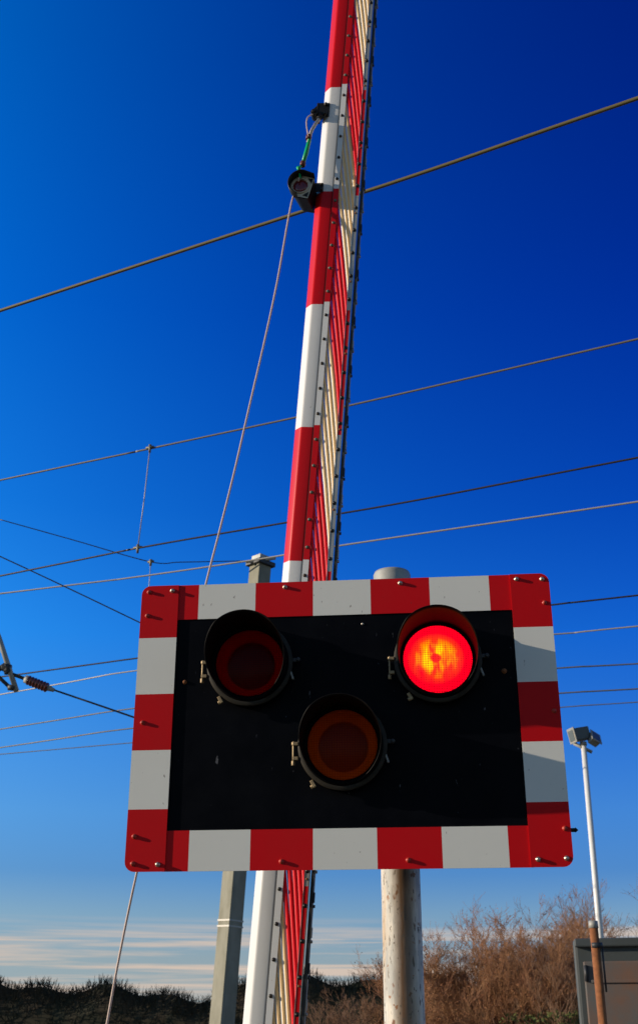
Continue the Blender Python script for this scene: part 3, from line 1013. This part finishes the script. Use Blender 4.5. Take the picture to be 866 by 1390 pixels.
# ------------------------------------------------------------------ cord hanging from the boom
def spline(P, n=6):
    P = [Vector(p_) for p_ in P]
    out_ = []
    for i in range(len(P) - 1):
        p0, p1, p2, p3 = P[max(i - 1, 0)], P[i], P[i + 1], P[min(i + 2, len(P) - 1)]
        for j in range(n):
            t_ = j / n
            out_.append(.5 * ((2 * p1) + (-p0 + p2) * t_ + (2 * p0 - 5 * p1 + 4 * p2 - p3) * t_ ** 2 + (-p0 + 3 * p1 - 3 * p2 + p3) * t_ ** 3))
    return out_ + [P[-1]]
def cyl_y(px, py):
    # depth of the cord: hangs just in front of the boom's line and drifts with its lean
    return 4.16 + .10 * min(max((py - 130) / 1200, 0), 1)
def cp(px, py, dy=0): return at_y(px, py, cyl_y(px, py) + dy)
rp = empty('hanging_cord', cp(160, 1388))
tag(rp, 'thin pale cord with green sleeve running from barrier arm bracket down behind the light board', 'cord')
RO = rp.location.copy()
def rel(P): return [Vector(p_) - RO for p_ in P]
m = MB()
main = spline([cp(404, 258, .05), cp(398, 267, .03)] + [cp(x, y) for x, y in ((391, 300), (377, 380), (360, 460), (338, 555), (318, 642), (298, 722), (280, 792), (248, 925), (216, 1060), (186, 1185), (162, 1300), (146, 1388))], 5)
foot = at_y(146, 1388, 4.26)
m.tube(rel(main + [foot + Vector((-.22, 0.02, -1.5))]), .0042, 8)
m.tube(rel([cp(407, 238), cp(405, 246)]), .0042, 8)
m.build('cord', M['rope'], rp)
m = MB(); m.tube(rel(spline([cp(x, y) for x, y in ((433, 162), (428, 169), (423, 178), (420, 188), (418, 194))])), .0075, 10)
m.build('cable', M['cable_white'], rp)
m = MB(); m.tube(rel(spline([cp(x, y, -.01) for x, y in ((424, 155), (418, 159), (416, 166), (417, 176), (419, 186))])), .003, 8)
m.build('cable', M['rope'], rp)
m = MB(); m.tube(rel([cp(420, 190), cp(416, 206), cp(411, 223)]), [.009, .0105, .009], 10); m.tube(rel(spline([cp(409.5, 224), cp(406, 229), cp(405, 232), cp(407, 238), cp(407, 242)])), [.006] * 25, 8)
m.tube(rel([cp(404, 227), cp(407, 231)]), .008, 8)
m.build('sleeve', M['green_tape'], rp)
for x, y in ((419, 187), (411, 223)):
    m = MB(); m.tube(rel([cp(x + .4, y - 3), cp(x - .6, y + 2.5)]), .013, 10); m.tube(rel([cp(x - 3, y - 1), cp(x + 3.5, y + 1)]), .006, 8)
    m.build('tie', M['brown_tape'], rp)

# ------------------------------------------------------------------ overhead wires
def wire(name, label, group, pts, h, r, m, ext=True, cat='wire', y=None):
    P = []
    for px, py in pts:
        P.append(at_z(px, py, h) if y is None else at_y(px, py, y))
    if ext:
        P = [P[0] + (P[0] - P[1]).normalized() * 12] + P + [P[-1] + (P[-1] - P[-2]).normalized() * 6]
    o0 = P[len(P) // 2]
    mb = MB(); mb.tube([p_ - o0 for p_ in spline(P, 8)], r, 8)
    o = mb.build(name, m)
    o.location = o0
    tag(o, label, cat, group)
    return o
G1 = 'overhead railway wires crossing the sky'
wire('overhead_wire', 'thickest olive wire, topmost across the sky, passing behind the boom near its small lamp', G1,
     ((0, 422), (374, 299), (560, 239), (866, 133)), 6.6, .0125, M['wire_olive'])
wire('overhead_wire', 'pale wire second from the top, with the long dropper wire hanging from it at left', G1,
     ((0, 652), (204, 609), (400, 567), (560, 531), (866, 460)), 6.2, .0085, M['wire'])
wire('overhead_wire', 'dark wire third from the top, holding the lower end of the long dropper', G1,
     ((0, 782), (188, 744), (385, 710), (560, 680), (866, 621)), 5.26, .0080, M['wire_dark'])
wire('overhead_wire', 'pale wire fourth from the top, passing over the head of the square mast', G1,
     ((0, 806), (180, 784), (352, 759), (460, 741), (866, 681)), 6.2, .010, M['wire_pale'])
wire('overhead_wire', 'dark wire at left just above the insulator, highest of the wires meeting the board sides', G1,
     ((0, 919), (190, 893), (470, 857), (750, 821), (866, 808)), 5.1, .0085, M['wire_dark'])
wire('overhead_wire', 'pale wire passing right behind the insulator, second highest right of the board', G1,
     ((0, 943), (188, 910), (470, 879), (752, 861), (866, 850)), 5.6, .009, M['wire_pale'])
wire('overhead_wire', 'wire third highest right of the light board, at the height of its white side patch', G1,
     ((0, 990), (186, 961), (470, 928), (757, 907), (866, 901)), 6.0, .0105, M['wire'])
wire('overhead_wire', 'wire second lowest of those reaching the right side of the light board', G1,
     ((0, 1015), (185, 988), (470, 961), (760, 941), (866, 935)), 6.0, .011, M['wire'])
wire('overhead_wire', 'faintest and lowest wire, ending right of the board above the floodlight', G1,
     ((0, 1024), (183, 1008), (470, 984), (763, 960), (866, 953)), 6.4, .0085, M['wire'])
G2 = 'thin dark wires sloping down to the right at left of the board'
w5 = at_z(204, 608.5, 6.2).y
wire('stay_wire', 'thin dark wire sloping down to a small clamp above the board corner then running level', G2,
     ((0, 705), (100, 733), (204, 762.5), (245, 763), (300, 762), (352, 761)), None, .0058, M['wire_dark'], ext=False, y=12.6)
wire('stay_wire', 'thin dark wire sloping steeply down to the upper left corner of the board', G2,
     ((-60, 729), (0, 755), (90, 797), (190, 845), (330, 913)), None, .0062, M['wire_dark'], ext=False, y=11.0)
def dropper(label, a, bb, r, clampr):
    o = empty('dropper_wire', a)
    tag(o, label, 'wire', 'dropper wires')
    mb = MB(); mb.tube([Vector((0, 0, 0)), (bb - a) * .5 + Vector((.004, 0, 0)), bb - a], r, 6); mb.build('wire', M['wire_pale'], o)
    for p_ in (Vector((0, 0, 0)), bb - a):
        mb = MB()
        mb.tube([p_ + Vector((0, 0, .03)), p_ + Vector((0, 0, -.045))], [clampr, clampr * .7], 8)
        mb.tube([p_ + Vector((-.035, .012, .005)), p_ + Vector((.035, -.012, .005))], clampr * .8, 6)
        mb.build('clamp', M['wire'], o)
    return o
a = at_z(204, 608, 6.2)
dropper('longer dropper wire between the second and third highest overhead wires', a, at_z(187.5, 744, 5.26), .0048, .014)
a = at_y(205, 763, 12.6)
dropper('short dropper wire hanging just above the upper left corner of the board', a, at_y(200, 822, 12.6), .005, .019)

# ------------------------------------------------------------------ registration arm and insulator at the left edge
YA = 11.0
ia = empty('insulator_cable', at_y(18, 915, YA)); IO = ia.location.copy()
tag(ia, 'brown insulator on a dark cable sloping behind the left border of the board', 'insulator')
def ip(px, py, y=YA): return at_y(px, py, y) - IO
m = MB(); m.tube([ip(17, 915), ip(36, 922)], .017, 8); m.tube([ip(72, 936), ip(125, 954), ip(186, 975), ip(330, 1026)], .009, 8); m.build('cable', M['wire_dark'], ia)
m = MB()
d0, d1 = ip(38, 923), ip(66, 934)
prs, rr = [], []
for i in range(29):
    u = i / 28
    prs.append(d0.lerp(d1, u)); rr.append(.042 + (.006 if i % 4 in (1, 2) else 0) if 0 < i < 28 else .025)
m.tube(prs, rr, 14); m.build('insulator', M['ceramic'], ia)
m = MB(); m.tube([ip(35, 921.5), ip(42, 924.5)], .04, 10); m.tube([ip(65, 933.5), ip(74, 937)], [.03, .018], 10); m.build('end_fitting', M['galv'], ia)
ra = empty('registration_arm', at_y(-40, 760, YA)); RO2 = ra.location.copy()
tag(ra, 'grey tubular arm with clamps poking in at the left edge beside the insulator', 'wire support')
def rp2(px, py): return at_y(px, py, YA) - RO2
m = MB(); m.tube([rp2(-40, 760), rp2(0, 868), rp2(23, 938)], .026, 12); m.build('arm_tube', M['galv'], ra)
m = MB(); m.tube([rp2(4, 905), rp2(15, 908)], .042, 8); m.tube([rp2(-2, 909), rp2(6, 904)], .028, 8); m.tube([rp2(9, 903), rp2(12, 914)], .04, 8); m.build('clamp', M['alu_dark'], ra, bevel=.004)
m = MB(); m.tube([rp2(-30, 893), rp2(0, 920), rp2(15, 934)], .018, 8); m.tube([rp2(12, 933), rp2(22, 934)], .030, 8); m.build('dropper_arm', M['alu_dark'], ra)

# ------------------------------------------------------------------ square mast
MY = 11.9
mt_ = at_y(354, 764, MY); mbm = at_y(314, 1240, MY)
ax = (mt_ - mbm).normalized()
mfoot = mbm + ax * (-(mbm.z) / ax.z)
mast = empty('catenary_mast', mfoot)
tag(mast, 'square grey mast with metal cap behind the left half of the board', 'mast')
xm = Vector((cos(radians(46)), sin(radians(46)) * -1, 0)); xm = (xm - ax * xm.dot(ax)).normalized(); ym = ax.cross(xm)
RM = Matrix((xm, ym, ax)).transposed()
hgt = (mt_ - mfoot).length
m = MB(); m.box(ax * hgt / 2, (.17, .17, hgt), rot=RM); m.build('mast_column', M['galv_concrete'], mast, bevel=.006)
m = MB(); tp = ax * (hgt - .02)
m.box(tp + ax * .0, (.235, .235, .05), rot=RM); m.build('mast_clamp', M['alu_dark'], mast, bevel=.006)
m = MB(); m.box(tp + ax * .06, (.15, .15, .07), rot=RM)
m.tube([tp + Vector((-.16, -.08, .0)), tp + Vector((.17, -.10, .035))], .018, 8); m.build('mast_cap', M['galv'], mast, bevel=.008)
for py in (1250, 1258):
    pz = at_y(313, py, MY) - mfoot
    m = MB(); m.box(ax * (pz.dot(ax)), (.178, .178, .016), rot=RM); m.build('strap', M['wire_pale'], mast)

# ------------------------------------------------------------------ floodlight pole
FY = 20.0
ft = at_y(791.5, 1012, FY); fb = at_y(814, 1268, FY)
ax2 = (ft - fb).normalized(); ff = fb - ax2 * (fb.z / ax2.z)
fl = empty('floodlight_pole', ff)
tag(fl, 'slim white pole carrying two floodlights, right of the board above bare bushes', 'floodlight')
m = MB(); m.tube([Vector((0, 0, 0)), (fb - ff), (ft - ff)], [.06, .052, .046], 16); m.build('pole', M['white_paint'], fl)
T = ft - ff
def fp(px, py, dy=0): return at_y(px, py, FY + dy) - ff
m = MB(); m.tube([fp(778, 1009), fp(803, 1021)], .03, 8); m.tube([T, T + Vector((0, 0, .06))], .06, 12); m.build('cross_bracket', M['galv'], fl)
u_ = empty('floodlight_head', fp(786.5, 997)); u_.parent = fl
R1 = Matrix.Rotation(radians(-74), 3, 'Z') @ Matrix.Rotation(radians(12), 3, 'X')
m = MB(); m.box((0, 0, 0), (.20, .30, .22), rot=R1); m.build('housing', M['flood_body'], u_, bevel=.02)
m = MB(); m.box(R1 @ Vector((0, -.155, 0)), (.24, .02, .26), rot=R1); m.build('front_frame', M['flood_face'], u_, bevel=.006)
m = MB(); m.box(R1 @ Vector((0, -.168, 0)), (.17, .006, .18), rot=R1); m.build('glass', M['glass_dark'], u_)
m = MB(); m.tube([fp(777, 993) - (fp(786.5, 997)), fp(772, 991.5) - fp(786.5, 997)], .045, 10); m.build('cable_gland', M['flood_face'], u_, bevel=.006)
u_ = empty('floodlight_head', fp(804.5, 1004)); u_.parent = fl
R2 = Matrix.Rotation(radians(40), 3, 'Z') @ Matrix.Rotation(radians(-28), 3, 'X') @ Matrix.Rotation(radians(25), 3, 'Y')
m = MB(); m.box((0, 0, 0), (.18, .12, .20), rot=R2); m.build('housing', M['flood_face'], u_, bevel=.02)
m = MB(); m.box(R2 @ Vector((0, -.075, 0)), (.22, .02, .24), rot=R2); m.build('front_frame', M['flood_face'], u_, bevel=.006)
m = MB(); m.box(R2 @ Vector((0, -.088, 0)), (.15, .006, .17), rot=R2); m.build('glass', M['glass_dark'], u_)

# ------------------------------------------------------------------ rusty post and dark cabinet at right
rpst = empty('rusty_post', (at_y(808, 1280, 7.6).x, 7.6, 0))
tag(rpst, 'short rusty steel post with pale cap in front of the dark cabinet at far right', 'post')
zt = at_y(806, 1250, 7.6).z
m = MB(); m.tube([(0, 0, 0), (-.004, 0, zt - .04)], .027, 16); m.build('post_tube', M['rust'], rpst)
m = MB(); m.tube([(-.004, 0, zt - .042), (-.004, 0, zt)], [.030, .028], 16); m.build('post_cap', M['galv'], rpst)
m = MB(); m.tube([(0.005, 0, zt - .155), (0.005, 0, zt - .125)], .036, 12); m.tube([(.034, -.01, zt - .14), (.034, -.01, zt - .4)], .006, 6); m.build('band_clamp', M['alu_dark'], rpst)
kc = at_y(785, 1270, 8.2)
cw = 1.15
kb = empty('equipment_cabinet', (kc.x + cw / 2 + .05, 8.55, 0), (0, 0, radians(-15)))
tag(kb, 'dark grey trackside equipment cabinet behind the rusty post at the lower right edge', 'cabinet')
ch = kc.z
m = MB(); m.box((0, .02, ch / 2), (cw, .5, ch)); m.build('cabinet_body', M['cabinet'], kb, bevel=.03, seg=3)
m = MB(); m.box((0, -.245, ch - .055 - .9), (cw - .12, .02, 1.62)); m.build('door_panel', M['cabinet_panel'], kb, bevel=.01)
m = MB(); m.box((0, -.25, ch - .03), (cw - .03, .05, .055)); m.build('rain_hood', M['cabinet'], kb, bevel=.01)
m = MB(); m.tube([(0, -.26, ch - .08), (0, -.26, ch - 1.7)], .012, 8); m.build('door_seam', M['cabinet'], kb)
for zz_ in (ch - .22, ch - 1.0, ch - 1.6):
    m = MB(); m.tube([(-cw / 2 + .075, -.262, zz_ - .05), (-cw / 2 + .075, -.262, zz_ + .05)], .013, 8); m.build('hinge', M['alu_dark'], kb)
m = MB(); m.box((.08, -.27, ch - .85), (.03, .03, .16)); m.build('handle', M['alu_dark'], kb, bevel=.006)
m = MB(); m.box((-.02, -.262, ch - .27), (.9, .012, .02)); m.build('cross_rib', M['cabinet_panel'], kb, bevel=.003)

# ------------------------------------------------------------------ bare shrubs
def shrub(name, label, base, height, spread, seed, mats, leaves=400, lean=0.0, green=0, stems=9, depth=5, group=None):
    rnd = random.Random(seed)
    root = empty(name, base)
    tag(root, label, 'shrub', group)
    st, tw = MB(), MB()
    tips = []
    def tri(mb, pts, rs, n=3):
        b0 = len(mb.v)
        prev = None
        for i, p_ in enumerate(pts):
            t_ = (pts[min(i + 1, len(pts) - 1)] - pts[max(i - 1, 0)]).normalized()
            u = t_.orthogonal().normalized() if prev is None else (prev - t_ * prev.dot(t_)).normalized()
            prev = u; w_ = t_.cross(u)
            for k_ in range(n):
                a_ = 2 * pi * k_ / n
                q_ = p_ + (u * cos(a_) + w_ * sin(a_)) * rs[i]
                mb.v.append((q_.x, q_.y, q_.z))
        for i in range(len(pts) - 1):
            for k_ in range(n):
                k2 = (k_ + 1) % n
                mb.f.append((b0 + i * n + k_, b0 + i * n + k2, b0 + (i + 1) * n + k2, b0 + (i + 1) * n + k_))
                mb.m.append(0); mb.sm.append(True)
    def grow(p, d, length, r, lvl):
        if p.z > height * rnd.uniform(.86, 1.0) and lvl > 1: return
        pts, rs = [p.copy()], [r]
        nseg = 4 if lvl < 3 else 3
        cur = d.copy()
        for i in range(nseg):
            cur = (cur + Vector((rnd.gauss(0, .16), rnd.gauss(0, .16), rnd.gauss(.06, .12)))).normalized()
            p = p + cur * length / nseg
            pts.append(p.copy()); rs.append(max(r * (1 - .55 * (i + 1) / nseg), .0022))
        tri(st if lvl < 2 else tw, pts, rs, 5 if lvl < 2 else 3)
        if lvl >= 3: tips.extend(pts[1:])
        if lvl < depth:
            nc = rnd.randint(3, 5) if lvl < 3 else rnd.randint(3, 5)
            for k_ in range(nc):
                u = rnd.uniform(.25, 1.0)
                ii = min(int(u * nseg), nseg - 1)
                fr_ = u * nseg - ii
                q_ = pts[ii].lerp(pts[ii + 1], fr_)
                dd = (cur + Vector((rnd.gauss(0, .55), rnd.gauss(0, .55), rnd.gauss(.12, .3)))).normalized()
                grow(q_, dd, length * rnd.uniform(.45, .70), max(rs[ii] * .6, .0025), lvl + 1)
    for i in range(stems):
        a_ = 2 * pi * i / stems + rnd.uniform(-.3, .3)
        sp = spread * rnd.uniform(.15, 1.0)
        d = Vector((cos(a_) * sp + lean, sin(a_) * sp, 1.0)).normalized()
        grow(Vector((cos(a_) * .12, sin(a_) * .12, 0)), d, height * rnd.uniform(.40, .52), .035, 0)
    st.build('stems', mats[1], root)
    tw.build('twigs', mats[0], root)
    for (cnt, mm, nm, zlim, sz) in ((leaves, M['leaf_rust'], 'dead_leaves', 9, .016), (green, M['leaf_green'], 'leaves', height * .62, .03)):
        if not cnt: continue
        lf = MB()
        pool = [t_ for t_ in tips if t_.z < zlim] or tips
        for i in range(cnt):
            p_ = rnd.choice(pool) + Vector((rnd.gauss(0, .03), rnd.gauss(0, .03), rnd.gauss(0, .03)))
            a_ = Vector((rnd.gauss(0, 1), rnd.gauss(0, 1), rnd.gauss(0, 1))).normalized()
            b_ = a_.orthogonal().normalized()
            s_ = sz * rnd.uniform(.6, 1.5)
            b0 = len(lf.v)
            for q_ in (a_ * s_, b_ * s_ * .6, -a_ * s_, -b_ * s_ * .6):
                lf.v.append(tuple(p_ + q_))
            lf.f.append((b0, b0 + 1, b0 + 2, b0 + 3)); lf.m.append(0); lf.sm.append(False)
        me = bpy.data.meshes.new(nm); me.from_pydata(lf.v, [], lf.f); me.materials.append(mm)
        o = bpy.data.objects.new(nm, me); col.objects.link(o); o.parent = root
    return root
GB = 'bare winter shrubs behind the signal post'
def sh(px, ytop, Y, label, **k):
    t_ = at_y(px, ytop, Y)
    return shrub('bare_shrub', label, (t_.x, Y, 0), t_.z * 1.05, k.pop('spread', .5), group=GB, **k)
TB, TG = (M['twig_brown'], M['twig_grey']), (M['twig_grey'], M['twig_grey'])
sh(742, 1200, 24.0, 'tallest bare brown shrub, directly left of the floodlight pole', seed=3, mats=TB, leaves=4200, stems=14)
sh(795, 1203, 25.5, 'greyish bare shrub rising behind the floodlight pole', seed=8, mats=TG, leaves=1500, stems=12)
sh(838, 1222, 24.0, 'bare shrub at the right edge above the dark cabinet', seed=11, mats=TG, leaves=300, stems=8)
sh(690, 1222, 23.0, 'reddish bare shrub third from the signal post', seed=17, mats=TB, leaves=4200, stems=14)
sh(640, 1240, 24.0, 'lower reddish bare shrub second from the signal post', seed=23, mats=TB, leaves=3600, stems=13)
sh(596, 1256, 23.5, 'low bare shrub just right of the signal post', seed=29, mats=TB, leaves=2200, stems=10)
sh(505, 1322, 24.5, 'lowest bare twigs just left of the signal post', seed=37, mats=TG, leaves=300, stems=6)
t_ = at_y(772, 1276, 21.5)
shrub('ivy_bush', 'low yellow green leafy bush beside the dark cabinet under the bare shrubs', (t_.x, 21.5, 0), t_.z, .6, 41,
      TG, leaves=0, green=5200, stems=9, depth=4)

# far hedge that closes the horizon
def hedge():
    rnd = random.Random(5)
    a0, a1 = Vector((-34, 52, 0)), Vector((44, 46, 0))
    root = empty('hedgerow', a0)
    tag(root, 'long low dark hedge along the horizon below the thin clouds', 'hedge')
    lf = MB(); cr_ = MB()
    L_ = (a1 - a0)
    hh = lambda u: 3.55 + .35 * sin(u * 31) + .25 * sin(u * 77 + 1) + .18 * sin(u * 190 + 2) 
    for i in range(60000):
        u = rnd.random()
        h_ = hh(u)
        v_ = rnd.random() ** .5 * h_ * .9
        wd_ = .8 * math.sqrt(max(1 - (v_ / h_) ** 2, .02))
        p_ = L_ * u + Vector((rnd.gauss(0, .05), rnd.uniform(-wd_, wd_), v_))
        a_ = Vector((rnd.gauss(0, .45), rnd.gauss(0, .45), 1)).normalized(); b_ = a_.orthogonal().normalized()
        ln_, s_ = rnd.uniform(.12, .42), rnd.uniform(.010, .022)
        b0 = len(lf.v)
        for q_ in (b_ * s_, a_ * ln_ + b_ * s_ * .3, a_ * ln_ - b_ * s_ * .3, -b_ * s_): lf.v.append(tuple(p_ + q_))
        lf.f.append((b0, b0 + 1, b0 + 2, b0 + 3)); lf.m.append(0); lf.sm.append(False)
    me = bpy.data.meshes.new('twigs'); me.from_pydata(lf.v, [], lf.f); me.materials.append(M['leaf_dark'])
    o = bpy.data.objects.new('twigs', me); col.objects.link(o); o.parent = root
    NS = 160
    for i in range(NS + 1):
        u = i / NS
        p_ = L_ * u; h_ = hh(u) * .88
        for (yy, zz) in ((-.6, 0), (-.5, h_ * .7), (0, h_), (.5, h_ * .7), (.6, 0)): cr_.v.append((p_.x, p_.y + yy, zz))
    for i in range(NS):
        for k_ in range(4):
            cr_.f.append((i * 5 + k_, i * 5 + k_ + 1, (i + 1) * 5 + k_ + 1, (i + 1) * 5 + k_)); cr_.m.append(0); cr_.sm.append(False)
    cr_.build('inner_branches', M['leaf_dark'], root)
hedge()
